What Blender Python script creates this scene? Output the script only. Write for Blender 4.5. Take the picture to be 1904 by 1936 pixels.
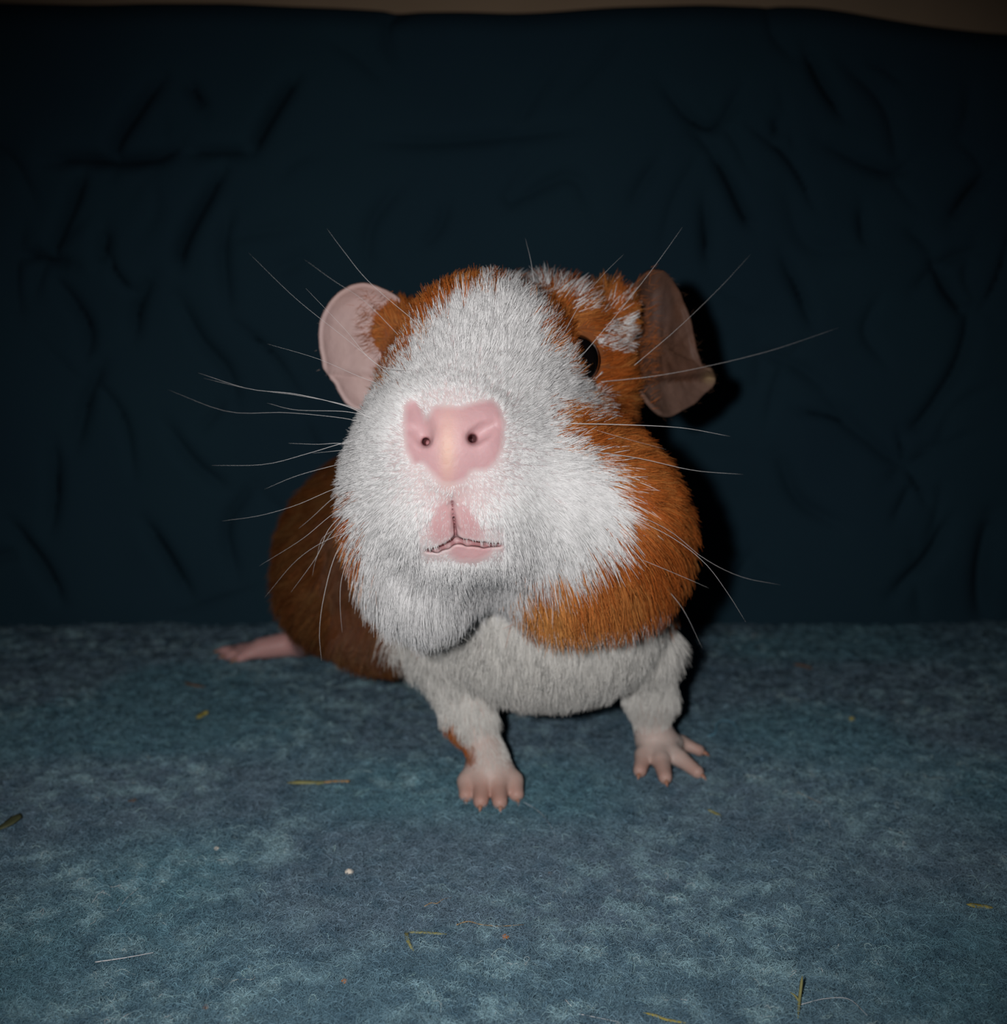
import bpy, bmesh, math, random
import numpy as np
from mathutils import Vector, Matrix
from mathutils.bvhtree import BVHTree

# ------------------------------------------------------------------ camera
for o in list(bpy.data.objects):
    bpy.data.objects.remove(o)
SC = bpy.context.scene
COL = SC.collection
F = 2042.0                 # focal length in pixels of a 1904 x 1936 frame
TH = math.radians(10.2)    # the camera looks down by this much
H = 90.0                   # camera height above the blanket, mm
ST, CT = math.sin(TH), math.cos(TH)
cam_data = bpy.data.cameras.new('camera')
cam = bpy.data.objects.new('camera', cam_data)
COL.objects.link(cam)
cam.location = (0, 0, H / 1000)
cam.rotation_euler = (math.pi / 2 - TH, 0, 0)
cam_data.sensor_fit = 'HORIZONTAL'
cam_data.sensor_width = 36.0
cam_data.lens = F / 1904.0 * 36.0
cam_data.clip_start = 0.01
cam_data.dof.use_dof = True
cam_data.dof.focus_distance = 0.157
cam_data.dof.aperture_fstop = 22.0
SC.camera = cam

# ------------------------------------------------------------------ world, flash, exposure
world = bpy.data.worlds.new('dim_room')
SC.world = world
world.use_nodes = True
wb = world.node_tree.nodes['Background']
wb.inputs['Color'].default_value = (0.55, 0.75, 1.0, 1)
wb.inputs['Strength'].default_value = 0.004
FLASH_W = 1.12
fl = bpy.data.lights.new('phone_flash', 'SPOT')
fl.energy = FLASH_W
fl.color = (1.0, 0.985, 0.975)
fl.shadow_soft_size = 0.0028
fl.spot_size = math.radians(82)
fl.spot_blend = 1.0
flash = bpy.data.objects.new('phone_flash', fl)
COL.objects.link(flash)
flash.location = (-0.0155, 0.0, H / 1000 + 0.0065)
flash.rotation_euler = (math.pi / 2 - TH - math.radians(5.0), 0, math.radians(-2.5))
SC.view_settings.view_transform = 'Standard'
SC.view_settings.look = 'None'
SC.view_settings.gamma = 1.0
SC.view_settings.exposure = 0.0
SC.view_settings.use_curve_mapping = False
if hasattr(SC, 'cycles'):
    SC.cycles.max_bounces = 8
    SC.cycles.diffuse_bounces = 6
    SC.cycles.transparent_max_bounces = 8

rng = np.random.default_rng(7)
random.seed(7)


# ------------------------------------------------------------------ frames and helpers
# "lens frame": X right, Y up, Z depth, in mm; world: metres, z up, blanket at z = 0
def C(px, py, d):
    return np.array([(px - 952) / F * d, -(py - 968) / F * d, d], float)


def FL(px, py, h=0.0):
    """the point on the plane h mm above the blanket that lies on this line of sight"""
    yr = -(py - 968) / F
    return C(px, py, (H - h) / (ST - yr * CT))


def to_world(P):
    P = np.asarray(P, float)
    X, Y, Z = P[..., 0], P[..., 1], P[..., 2]
    return np.stack([X, Y * ST + Z * CT, H + Y * CT - Z * ST], -1) / 1000.0


def dir_world(P):
    X, Y, Z = P[..., 0], P[..., 1], P[..., 2]
    return np.stack([X, Y * ST + Z * CT, Y * CT - Z * ST], -1)


def to_lens(W):
    W = np.asarray(W, float) * 1000.0
    x, y, z = W[..., 0], W[..., 1], W[..., 2] - H
    return np.stack([x, y * ST + z * CT, y * CT - z * ST], -1)


def to_px(P):
    return 952 + F * P[..., 0] / P[..., 2], 968 - F * P[..., 1] / P[..., 2]


GRAV = np.array([0.0, -CT, ST])      # straight down, in the lens frame


def norm(v):
    return v / np.maximum(np.linalg.norm(v, axis=-1, keepdims=True), 1e-9)


def in_poly(x, y, poly):
    r = np.zeros(x.shape, bool)
    n = len(poly)
    for i in range(n):
        x0, y0 = poly[i]
        x1, y1 = poly[(i + 1) % n]
        c = ((y0 > y) != (y1 > y)) & (x < (x1 - x0) * (y - y0) / ((y1 - y0) or 1e-9) + x0)
        r ^= c
    return r


def vnoise(P, freq, seed=0):
    """smooth value noise in 0..1 at points P (N x 3)"""
    Q = P * freq + seed * 17.31
    I = np.floor(Q).astype(np.int64)
    f = Q - I
    f = f * f * (3 - 2 * f)
    out = np.zeros(len(P))
    for dx in (0, 1):
        for dy in (0, 1):
            for dz in (0, 1):
                h = ((I[:, 0] + dx) * 73856093) ^ ((I[:, 1] + dy) * 19349663) ^ ((I[:, 2] + dz) * 83492791) ^ (seed * 2654435)
                h = (h ^ (h >> 13)) * 1274126177
                h = ((h ^ (h >> 16)) & 0xFFFF) / 65535.0
                w = (f[:, 0] if dx else 1 - f[:, 0]) * (f[:, 1] if dy else 1 - f[:, 1]) * (f[:, 2] if dz else 1 - f[:, 2])
                out += h * w
    return out


def hash3(I, seed):
    h = (I[:, 0] * 73856093) ^ (I[:, 1] * 19349663) ^ (I[:, 2] * 83492791) ^ (seed * 2654435)
    h = (h ^ (h >> 13)) * 1274126177
    return ((h ^ (h >> 16)) & 0xFFFF) / 65535.0


def tag(o, label=None, cat=None, group=None, kind=None):
    for k, v in (('label', label), ('category', cat), ('group', group), ('kind', kind)):
        if v:
            o[k] = v
    return o


def mesh_obj(name, verts, faces, mat=None, parent=None, smooth=True):
    me = bpy.data.meshes.new(name)
    me.from_pydata([tuple(map(float, v)) for v in verts], [], [tuple(map(int, f)) for f in faces])
    if smooth:
        me.polygons.foreach_set('use_smooth', [True] * len(me.polygons))
    me.update()
    o = bpy.data.objects.new(name, me)
    COL.objects.link(o)
    if mat:
        me.materials.append(mat)
    if parent:
        o.parent = parent
        o.matrix_parent_inverse = parent.matrix_world.inverted()
    return o


def catmull(pts, n):
    pts = np.asarray(pts, float)
    if len(pts) == 2:
        t = np.linspace(0, 1, n)[:, None]
        return pts[0] * (1 - t) + pts[1] * t
    P = np.vstack([2 * pts[0] - pts[1], pts, 2 * pts[-1] - pts[-2]])
    u = np.linspace(0, len(pts) - 1 - 1e-6, n)
    i = u.astype(int)
    t = (u - i)[:, None]
    a, b, c, d = P[i], P[i + 1], P[i + 2], P[i + 3]
    return 0.5 * (2 * b + (c - a) * t + (2 * a - 5 * b + 4 * c - d) * t ** 2 + (3 * b - a - 3 * c + d) * t ** 3)


def tube(pts, radii, sides=6, flat=1.0):
    """verts and faces of a tube along pts (world metres); flat < 1 squashes it in its second axis"""
    pts = np.asarray(pts, float)
    radii = np.broadcast_to(np.asarray(radii, float), (len(pts),))
    T = norm(np.gradient(pts, axis=0))
    up = np.array([0.0, 0.0, 1.0])
    if abs(T[:, 2]).mean() > 0.9:
        up = np.array([0.0, 1.0, 0.0])
    S = norm(np.cross(T, up))
    U = np.cross(S, T)
    V, Fc = [], []
    for k in range(len(pts)):
        for s in range(sides):
            a = 2 * math.pi * s / sides
            V.append(pts[k] + radii[k] * (math.cos(a) * S[k] + flat * math.sin(a) * U[k]))
    for k in range(len(pts) - 1):
        for s in range(sides):
            a, b = k * sides + s, k * sides + (s + 1) % sides
            Fc.append((a, b, b + sides, a + sides))
    Fc.append(tuple(range(sides - 1, -1, -1)))
    Fc.append(tuple(range((len(pts) - 1) * sides, len(pts) * sides)))
    return V, Fc


# ------------------------------------------------------------------ materials
def mat_new(name):
    m = bpy.data.materials.new(name)
    m.use_nodes = True
    nt = m.node_tree
    return m, nt, nt.nodes['Principled BSDF']


def mat_plain(name, col, rough=0.6, spec=0.3, noise=0.0, scale=400.0):
    m, nt, b = mat_new(name)
    b.inputs['Roughness'].default_value = rough
    b.inputs['Specular IOR Level'].default_value = spec
    if noise:
        tc = nt.nodes.new('ShaderNodeTexCoord')
        nz = nt.nodes.new('ShaderNodeTexNoise')
        nz.inputs['Scale'].default_value = scale
        nz.inputs['Detail'].default_value = 4
        nt.links.new(tc.outputs['Object'], nz.inputs['Vector'])
        rp = nt.nodes.new('ShaderNodeMix')
        rp.data_type = 'RGBA'
        rp.inputs[6].default_value = tuple(c * (1 - noise) for c in col) + (1,)
        rp.inputs[7].default_value = tuple(min(1, c * (1 + noise)) for c in col) + (1,)
        nt.links.new(nz.outputs['Fac'], rp.inputs[0])
        nt.links.new(rp.outputs[2], b.inputs['Base Color'])
    else:
        b.inputs['Base Color'].default_value = tuple(col) + (1,)
    return m


def mat_attr(name, rough=0.5, spec=0.3, sss=0.0, trans=0.0, bump=0.0, bump_scale=900):
    m, nt, b = mat_new(name)
    at = nt.nodes.new('ShaderNodeAttribute')
    at.attribute_name = 'tint'
    nt.links.new(at.outputs['Color'], b.inputs['Base Color'])
    b.inputs['Roughness'].default_value = rough
    b.inputs['Specular IOR Level'].default_value = spec
    if sss:
        b.inputs['Subsurface Weight'].default_value = sss
        b.inputs['Subsurface Radius'].default_value = (1.0, 0.35, 0.25)
        b.inputs['Subsurface Scale'].default_value = 0.0012
    if bump:
        tc = nt.nodes.new('ShaderNodeTexCoord')
        nz = nt.nodes.new('ShaderNodeTexNoise')
        nz.inputs['Scale'].default_value = bump_scale
        nz.inputs['Detail'].default_value = 5
        nt.links.new(tc.outputs['Object'], nz.inputs['Vector'])
        bp = nt.nodes.new('ShaderNodeBump')
        bp.inputs['Strength'].default_value = bump
        bp.inputs['Distance'].default_value = 0.0003
        nt.links.new(nz.outputs['Fac'], bp.inputs['Height'])
        nt.links.new(bp.outputs['Normal'], b.inputs['Normal'])
    if trans:
        out = nt.nodes['Material Output']
        tr = nt.nodes.new('ShaderNodeBsdfTranslucent')
        nt.links.new(at.outputs['Color'], tr.inputs['Color'])
        mx = nt.nodes.new('ShaderNodeMixShader')
        mx.inputs[0].default_value = trans
        nt.links.new(b.outputs[0], mx.inputs[1])
        nt.links.new(tr.outputs[0], mx.inputs[2])
        nt.links.new(mx.outputs[0], out.inputs['Surface'])
    return m


M_SKIN = mat_attr('animal_skin', rough=0.45, spec=0.25, sss=0.35, bump=0.35)
M_EAR = mat_attr('ear_skin', rough=0.55, spec=0.2, trans=0.12, bump=0.5, bump_scale=700)
M_FUR = mat_attr('fur_hair', rough=0.5, spec=0.4)
M_PILE = mat_attr('fleece_fibre', rough=0.5, spec=0.4, trans=0.1)
M_WHISK = mat_plain('whisker_hair', (0.62, 0.6, 0.6), 0.35, 0.5)
M_EYE = mat_plain('black_eye', (0.004, 0.003, 0.003), 0.04, 0.5)
M_LID = mat_plain('eyelid_skin', (0.05, 0.022, 0.012), 0.5, 0.3)
M_CLAW = mat_plain('horn_claw', (0.42, 0.2, 0.13), 0.4, 0.4)
M_HAY = mat_plain('dry_hay', (0.27, 0.26, 0.105), 0.6, 0.3, 0.4, 600)
M_HAYY = mat_plain('yellow_hay', (0.37, 0.31, 0.075), 0.6, 0.3, 0.4, 600)
M_STRAW = mat_plain('tan_straw', (0.42, 0.27, 0.13), 0.6, 0.3, 0.3, 600)
M_LEAF = mat_plain('dark_leaf', (0.085, 0.092, 0.045), 0.6, 0.3, 0.4, 400)
M_CRUMB = mat_plain('pale_crumb', (0.75, 0.66, 0.56), 0.8, 0.2, 0.15, 900)
M_ORANGE = mat_plain('orange_crumb', (0.42, 0.15, 0.04), 0.7, 0.2, 0.3, 900)
M_BROWN = mat_plain('brown_crumb', (0.16, 0.09, 0.05), 0.7, 0.2, 0.3, 900)
M_LOOSE = mat_plain('loose_white_hair', (0.7, 0.7, 0.72), 0.35, 0.5)
M_THREAD = mat_plain('teal_thread', (0.12, 0.27, 0.36), 0.7, 0.2)


# ------------------------------------------------------------------ hair curves
def hair_obj(name, P, rad, tint, mat, parent=None, label=None, tint_tip=None):
    """P: N x K x 3 world metres, rad: N x K, tint: N x 3"""
    n, k = P.shape[:2]
    hc = bpy.data.hair_curves.new(name)
    hc.add_curves([k] * n)
    hc.attributes['position'].data.foreach_set('vector', np.ascontiguousarray(P, np.float32).ravel())
    ra = hc.attributes.get('radius') or hc.attributes.new('radius', 'FLOAT', 'POINT')
    ra.data.foreach_set('value', np.ascontiguousarray(np.broadcast_to(rad, (n, k)), np.float32).ravel())
    t4 = np.ones((n, k, 4), np.float32)
    t4[:, :, :3] = tint[:, None, :]
    if tint_tip is not None:
        w = np.linspace(0, 1, k)[None, :, None]
        t4[:, :, :3] = tint[:, None, :] * (1 - w) + tint_tip[:, None, :] * w
    ta = hc.attributes.new('tint', 'FLOAT_COLOR', 'POINT')
    ta.data.foreach_set('color', t4.ravel())
    hc.materials.append(mat)
    o = bpy.data.objects.new(name, hc)
    COL.objects.link(o)
    o['kind'] = 'stuff'
    if parent:
        o.parent = parent
        o.matrix_parent_inverse = parent.matrix_world.inverted()
    if label:
        o['label'] = label
    return o


def set_tint(me, tint):
    a = me.attributes.new('tint', 'FLOAT_COLOR', 'POINT')
    t4 = np.ones((len(me.vertices), 4), np.float32)
    t4[:, :3] = tint
    a.data.foreach_set('color', t4.ravel())


# ------------------------------------------------------------------ setting: floor, back wall
WALL_Y = 0.311
m_floor, nt, b = mat_new('cage_floor_board')
b.inputs['Base Color'].default_value = (0.12, 0.11, 0.1, 1)
b.inputs['Roughness'].default_value = 0.7


def box(x0, x1, y0, y1, z0, z1):
    v = [(x, y, z) for z in (z0, z1) for y in (y0, y1) for x in (x0, x1)]
    f = [(0, 2, 3, 1), (4, 5, 7, 6), (0, 1, 5, 4), (2, 6, 7, 3), (0, 4, 6, 2), (1, 3, 7, 5)]
    return v, f


v, f = box(-0.45, 0.45, -0.35, 0.40, -0.016, -0.006)
tag(mesh_obj('floor', v, f, m_floor, smooth=False), kind='structure')

M_WALL = mat_plain('beige_wall', (0.46, 0.32, 0.21), 0.8, 0.15, 0.12, 40)
nx, nz = 160, 60
gx = np.linspace(-0.45, 0.45, nx)
gz = np.linspace(-0.006, 0.34, nz)
X, Z = np.meshgrid(gx, gz)
pts = np.stack([X.ravel(), np.zeros(X.size), Z.ravel()], -1)
relief = 0.004 * vnoise(pts, 26, 3) + 0.0015 * vnoise(pts, 90, 4)
front = np.stack([X.ravel(), 0.385 - relief, Z.ravel()], -1)
back = front * [1, 0, 1] + [0, 0.40, 0]
idx = np.arange(nx * nz).reshape(nz, nx)
q = np.stack([idx[:-1, :-1], idx[:-1, 1:], idx[1:, 1:], idx[1:, :-1]], -1).reshape(-1, 4)
nv = nx * nz
rim = list(idx[0, :]) + list(idx[1:, -1]) + list(idx[-1, -2::-1]) + list(idx[-2:0:-1, 0])
side = [(rim[i], rim[i] + nv, rim[(i + 1) % len(rim)] + nv, rim[(i + 1) % len(rim)]) for i in range(len(rim))]
tag(mesh_obj('wall_back', np.vstack([front, back]), list(q) + [tuple(r[::-1] + nv) for r in q] + side, M_WALL),
    kind='structure')


# ------------------------------------------------------------------ navy cloth hanging in front of the back wall
def wall_xz(px, py):
    y = -(py - 968) / F
    t = WALL_Y / (CT + y * ST)
    return (px - 952) / F * t, H / 1000 + t * (y * CT - ST)


CREASES = [
    (4.5, 2.4, [(80, 302), (150, 298), (210, 302), (290, 296), (335, 272)]),
    (4.5, 2.4, [(300, 140), (250, 205), (215, 260), (206, 320)]),
    (4.5, 2.2, [(150, 325), (120, 400), (84, 490)]),
    (5.5, 2.2, [(418, 318), (362, 415), (338, 470), (336, 500)]),
    (5.5, 2.2, [(556, 140), (505, 215), (472, 285)]),
    (3.0, 2.2, [(345, 145), (382, 205)]),
    (2.5, 2.4, [(430, 400), (418, 480), (428, 590)]),
    (3.5, 2.6, [(190, 430), (186, 500)]),
    (3.5, 2.6, [(20, 480), (70, 485), (130, 500)]),
    (3.0, 2.4, [(280, 520), (250, 580), (240, 640)]),
    (3.0, 2.4, [(90, 520), (150, 610), (150, 680)]),
    (3.0, 2.2, [(470, 285), (420, 284), (345, 286)]),
    (3.0, 2.6, [(180, 690), (150, 760), (130, 850)]),
    (4.0, 2.4, [(10, 990), (70, 1070), (110, 1140)]),
    (3.5, 2.4, [(262, 990), (310, 1060), (352, 1135)]),
    (3.0, 2.4, [(90, 840), (95, 930), (86, 1010)]),
    (2.5, 2.4, [(330, 560), (370, 640), (420, 700), (440, 770)]),
    (2.5, 2.4, [(300, 800), (360, 880), (420, 930)]),
    (2.5, 2.4, [(470, 920), (420, 1000), (440, 1100)]),
    (3.6, 2.0, [(1350, 280), (1385, 340), (1412, 400), (1430, 425)]),
    (2.8, 2.2, [(1338, 370), (1340, 440), (1345, 500)]),
    (3.6, 2.2, [(1530, 85), (1565, 150), (1606, 215)]),
    (2.5, 2.2, [(1478, 210), (1474, 265)]),
    (2.5, 2.2, [(1252, 150), (1310, 220), (1360, 235), (1410, 160)]),
    (2.6, 2.2, [(1488, 475), (1520, 550), (1548, 620)]),
    (3.6, 2.2, [(1772, 480), (1800, 540), (1842, 600)]),
    (3.4, 2.4, [(1890, 315), (1850, 360), (1812, 415)]),
    (2.4, 2.2, [(1642, 385), (1648, 470)]),
    (2.4, 2.4, [(1560, 260), (1690, 320), (1740, 300)]),
    (3.0, 2.6, [(1850, 560), (1838, 660), (1770, 780), (1730, 820)]),
    (3.4, 2.6, [(1800, 985), (1760, 1060), (1690, 1130)]),
    (2.2, 2.4, [(1480, 860), (1520, 950), (1600, 1000)]),
    (2.0, 2.4, [(1560, 740), (1680, 860), (1760, 900)]),
    (2.0, 2.4, [(700, 260), (820, 265), (960, 255), (1100, 240)]),
    (1.8, 2.4, [(760, 340), (700, 420), (690, 500)]),
    (1.8, 2.4, [(1010, 300), (960, 380), (1080, 330), (1120, 400)]),
    (4.0, 3.4, [(1880, 980), (1866, 1080), (1868, 1180)]),
]
nx, nz = 420, 240
gx = np.linspace(-0.205, 0.205, nx)
zt = 0.1722                                     # hem height
tx = np.array([-0.21, -0.12, -0.07, -0.02, 0.01, 0.03, 0.06, 0.085, 0.10, 0.115, 0.13, 0.15, 0.21])
tz = np.array([0.1748, 0.1738, 0.1745, 0.1720, 0.1716, 0.1730, 0.1738, 0.1738, 0.1715, 0.1690, 0.1672, 0.1655, 0.161])
hem = np.interp(gx, tx, tz)
hem = np.convolve(np.pad(hem, 10, mode='edge'), np.ones(21) / 21, 'valid')
u = np.linspace(0, 1, nz)
X = np.broadcast_to(gx[None, :], (nz, nx)).copy()
Z = -0.003 + u[:, None] * (hem + 0.003)[None, :]
flat = np.stack([X.ravel(), np.zeros(X.size), Z.ravel()], -1)
disp = np.zeros(X.size)
rs = np.random.default_rng(21)
allc = list(CREASES)
for _ in range(64):
    x0, y0 = rs.uniform(-20, 1920), rs.uniform(20, 1180)
    a = rs.choice([0.5, 1.1, 1.65, 2.1, 2.7]) + rs.normal(0, 0.2)
    L = rs.uniform(40, 120)
    bx, by = math.cos(a) * L, math.sin(a) * L
    k = rs.normal(0, 0.25)
    allc.append((rs.uniform(0.6, 2.0), rs.uniform(1.5, 2.8),
                 [(x0 - bx, y0 - by), (x0 + by * k, y0 - bx * k), (x0 + bx, y0 + by)]))
for amp, sig, line in allc:
    pl = catmull(np.array([wall_xz(*p) for p in line]), 9)
    s = sig / 1000
    m = ((flat[:, 0] > pl[:, 0].min() - 3 * s) & (flat[:, 0] < pl[:, 0].max() + 3 * s) &
         (flat[:, 2] > pl[:, 1].min() - 3 * s) & (flat[:, 2] < pl[:, 1].max() + 3 * s))
    if not m.any():
        continue
    p = flat[m][:, [0, 2]]
    best = np.full(len(p), 9.0)
    tt = np.zeros(len(p))
    for i in range(len(pl) - 1):
        a, bq = pl[i], pl[i + 1]
        ab = bq - a
        t = np.clip(((p - a) @ ab) / (ab @ ab), 0, 1)
        dd = np.linalg.norm(p - a - t[:, None] * ab, axis=1)
        w = dd < best
        best[w] = dd[w]
        tt[w] = (i + t[w]) / (len(pl) - 1)
    fade = np.sin(np.clip(tt, 0.02, 0.98) * math.pi) ** 0.5
    disp[m] = np.maximum(disp[m], amp / 1000 * 1.25 * fade * np.exp(-(best / s) ** 2))
und = 0.006 * (vnoise(flat, 22, 11) - 0.5) + 0.0022 * (vnoise(flat, 60, 12) - 0.5)
Y = WALL_Y + 0.004 + und + disp
roll = np.clip((u - 0.965) / 0.035, 0, 1)        # the hem rolls back over itself
Y = Y.reshape(nz, nx) + (0.0045 * roll ** 2)[:, None]
cv = np.stack([X.ravel(), Y.ravel(), Z.ravel()], -1)
idx = np.arange(nx * nz).reshape(nz, nx)
q = np.stack([idx[:-1, :-1], idx[:-1, 1:], idx[1:, 1:], idx[1:, :-1]], -1).reshape(-1, 4)
m_cloth, nt, b = mat_new('navy_cloth')
tc = nt.nodes.new('ShaderNodeTexCoord')
n1 = nt.nodes.new('ShaderNodeTexNoise')
n1.inputs['Scale'].default_value = 18
n1.inputs['Detail'].default_value = 3
nt.links.new(tc.outputs['Object'], n1.inputs['Vector'])
mx = nt.nodes.new('ShaderNodeMix')
mx.data_type = 'RGBA'
mx.inputs[6].default_value = (0.0145, 0.032, 0.050, 1)
mx.inputs[7].default_value = (0.0175, 0.043, 0.058, 1)
nt.links.new(n1.outputs['Fac'], mx.inputs[0])
nt.links.new(mx.outputs[2], b.inputs['Base Color'])
b.inputs['Roughness'].default_value = 0.95
b.inputs['Specular IOR Level'].default_value = 0.05
wv = nt.nodes.new('ShaderNodeTexNoise')
wv.inputs['Scale'].default_value = 1400
nt.links.new(tc.outputs['Object'], wv.inputs['Vector'])
bp = nt.nodes.new('ShaderNodeBump')
bp.inputs['Strength'].default_value = 0.4
bp.inputs['Distance'].default_value = 0.0003
nt.links.new(wv.outputs['Fac'], bp.inputs['Height'])
nt.links.new(bp.outputs['Normal'], b.inputs['Normal'])
cloth = mesh_obj('cloth', cv, q, m_cloth)
so = cloth.modifiers.new('thickness', 'SOLIDIFY')
so.thickness = 0.0014
so.offset = 1
tag(cloth, 'dark navy crumpled cloth hanging behind the guinea pig', 'cloth')

# ------------------------------------------------------------------ teal fleece blanket with its pile
BX, BY0, BY1 = 0.215, 0.055, 0.322


def lumps(p):
    """blanket height, world metres, at N x 2 points"""
    q3 = np.c_[p, np.zeros(len(p))]
    z = 0.0016 * (vnoise(q3, 55, 31) - 0.5) + 0.0010 * (vnoise(q3 * [1, 1.3, 1], 170, 32) - 0.5) \
        + 0.0010 * (vnoise(q3 * [1, 1.3, 1], 400, 33) - 0.5) + 0.0006 * (vnoise(q3, 900, 34) - 0.5)
    return z - 0.0006


nx, ny = 560, 420
gx = np.linspace(-BX, BX, nx)
gy = BY0 + (BY1 - BY0) * np.linspace(0, 1, ny) ** 1.35
X, Y = np.meshgrid(gx, gy)
p2 = np.c_[X.ravel(), Y.ravel()]
zz = lumps(p2)
TEAL, SLATE, PALE, DEEP = (np.array(c) for c in ((0.105, 0.245, 0.30), (0.132, 0.200, 0.258), (0.300, 0.460, 0.510), (0.055, 0.115, 0.165)))


def fleece_tint(p):
    q3 = np.c_[p, np.zeros(len(p))]
    a = vnoise(q3, 32, 41)[:, None]
    a = np.clip((a - 0.35) / 0.3, 0, 1)
    c = SLATE * (1 - 0.7 * a) + TEAL * 0.7 * a
    w = np.clip((vnoise(q3 * [1, 1.5, 1], 430, 42) * 0.55 + vnoise(q3, 150, 46) * 0.2 + vnoise(q3 * [1, 1.4, 1], 800, 47) * 0.25 - 0.51) / 0.14, 0, 1)[:, None]
    w = w * np.clip((vnoise(q3, 45, 45) - 0.25) / 0.4, 0.25, 1)[:, None]
    c = c * (1 - 0.8 * w) + PALE * 0.8 * w
    k = np.clip((vnoise(q3 * [1, 1.4, 1], 420, 43) * 0.7 + vnoise(q3, 900, 48) * 0.3 - 0.53) / 0.16, 0, 1)[:, None]
    return c * (1 - 0.65 * k) + DEEP * 0.65 * k


idx = np.arange(nx * ny).reshape(ny, nx)
q = np.stack([idx[:-1, :-1], idx[:-1, 1:], idx[1:, 1:], idx[1:, :-1]], -1).reshape(-1, 4)
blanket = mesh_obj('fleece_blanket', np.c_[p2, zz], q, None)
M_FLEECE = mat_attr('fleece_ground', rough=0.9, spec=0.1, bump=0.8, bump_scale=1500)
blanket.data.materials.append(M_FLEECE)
set_tint(blanket.data, fleece_tint(p2) * 0.74)  # ground darker than the fibres, dimming the far end where few remain
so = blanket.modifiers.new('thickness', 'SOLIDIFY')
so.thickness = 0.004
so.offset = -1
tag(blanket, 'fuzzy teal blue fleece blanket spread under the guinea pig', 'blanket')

nf = 170000
# denser near the lens for detail, thinned further off to dim the far blanket
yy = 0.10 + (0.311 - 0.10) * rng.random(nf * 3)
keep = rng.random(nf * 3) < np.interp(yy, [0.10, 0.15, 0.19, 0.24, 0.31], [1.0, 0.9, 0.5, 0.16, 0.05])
yy = yy[keep]
half = 0.03 + yy * 0.52
xx = (rng.random(len(yy)) * 2 - 1) * half
K = 6
n = len(yy)
ang = rng.random(n) * 2 * math.pi
Lf = rng.uniform(0.0010, 0.0032, n) * np.where(rng.random(n) < 0.05, 2.0, 1.0)
Pf = np.zeros((n, K, 3))
base = np.c_[xx, yy]
zb = lumps(base)
cur = base.copy()
curl = rng.normal(0, 0.55, n)
lift = rng.uniform(0.0001, 0.0009, n)
for k in range(K):
    Pf[:, k, 0], Pf[:, k, 1] = cur[:, 0], cur[:, 1]
    t = k / (K - 1)
    Pf[:, k, 2] = zb + lift * math.sin(math.pi * min(1, 0.15 + t * 0.8)) * 1.3 + rng.normal(0, 0.00008, n)
    ang = ang + curl + rng.normal(0, 0.35, n)
    cur = cur + (Lf / (K - 1))[:, None] * np.c_[np.cos(ang), np.sin(ang)]
dep = to_lens(np.c_[base, np.zeros(n)])[:, 2] / 150.0
rad = 0.000021 * np.clip(dep, 1, 2.2)[:, None] * np.linspace(1.1, 0.7, K)[None, :] * rng.uniform(0.7, 1.3, n)[:, None]
tint = 1.35 * fleece_tint(base) * rng.uniform(0.65, 1.35, n)[:, None]  # brighter than the ground: thinning pile stands in for light fading with distance
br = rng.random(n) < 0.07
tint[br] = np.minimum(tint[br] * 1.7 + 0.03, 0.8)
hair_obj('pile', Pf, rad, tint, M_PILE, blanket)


# ------------------------------------------------------------------ the guinea pig: one continuous body from a distance field
PRIMS = []


def px2mm(r, d):
    return r * d / F


def ball(c, r, k=3.0, op='u'):
    PRIMS.append(('e', np.array(c, float), np.array([r, r, r], float) if np.isscalar(r) else np.array(r, float), None, k, op))


def ellip(c, r, k=3.0, op='u', yaw=0.0, roll=0.0):
    """ellipsoid; yaw turns it about the vertical, roll about the line of sight (degrees)"""
    a, b_ = math.radians(yaw), math.radians(roll)
    Ry = np.array([[math.cos(a), 0, math.sin(a)], [0, 1, 0], [-math.sin(a), 0, math.cos(a)]])
    Rz = np.array([[math.cos(b_), -math.sin(b_), 0], [math.sin(b_), math.cos(b_), 0], [0, 0, 1]])
    PRIMS.append(('e', np.array(c, float), np.array(r, float), (Ry @ Rz), k, op))


def limb(pts, rads, k=2.0, op='u'):
    for i in range(len(pts) - 1):
        PRIMS.append(('c', np.array(pts[i], float), np.array(pts[i + 1], float), (rads[i], rads[i + 1]), k, op))


def prim_d(p, P):
    if p[0] == 'e':
        q = P - p[1]
        if p[3] is not None:
            q = q @ p[3]
        r = p[2]
        k0 = np.linalg.norm(q / r, axis=-1)
        k1 = np.linalg.norm(q / (r * r), axis=-1)
        return k0 * (k0 - 1.0) / np.maximum(k1, 1e-6)
    a, b_, (ra, rb) = p[1], p[2], p[3]
    ab = b_ - a
    t = np.clip(((P - a) @ ab) / (ab @ ab), 0, 1)
    return np.linalg.norm(P - a - t[..., None] * ab, axis=-1) - (ra + (rb - ra) * t)


def prim_box(p):
    if p[0] == 'e':
        r = p[2].max()
        return p[1] - r, p[1] + r
    a, b_, (ra, rb) = p[1], p[2], p[3]
    return np.minimum(a - ra, b_ - rb), np.maximum(a + ra, b_ + rb)


def combine(D, d, k, op):
    if op == 'u':
        h = np.maximum(k - np.abs(D - d), 0) / k
        return np.minimum(D, d) - h * h * k * 0.25
    h = np.maximum(k - np.abs(D + d), 0) / k
    return np.maximum(D, -d) + h * h * k * 0.25


def sdf(P):
    D = np.full(P.shape[:-1], 30.0)
    for p in PRIMS:
        D = combine(D, prim_d(p, P), p[4], p[5])
    return D


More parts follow.
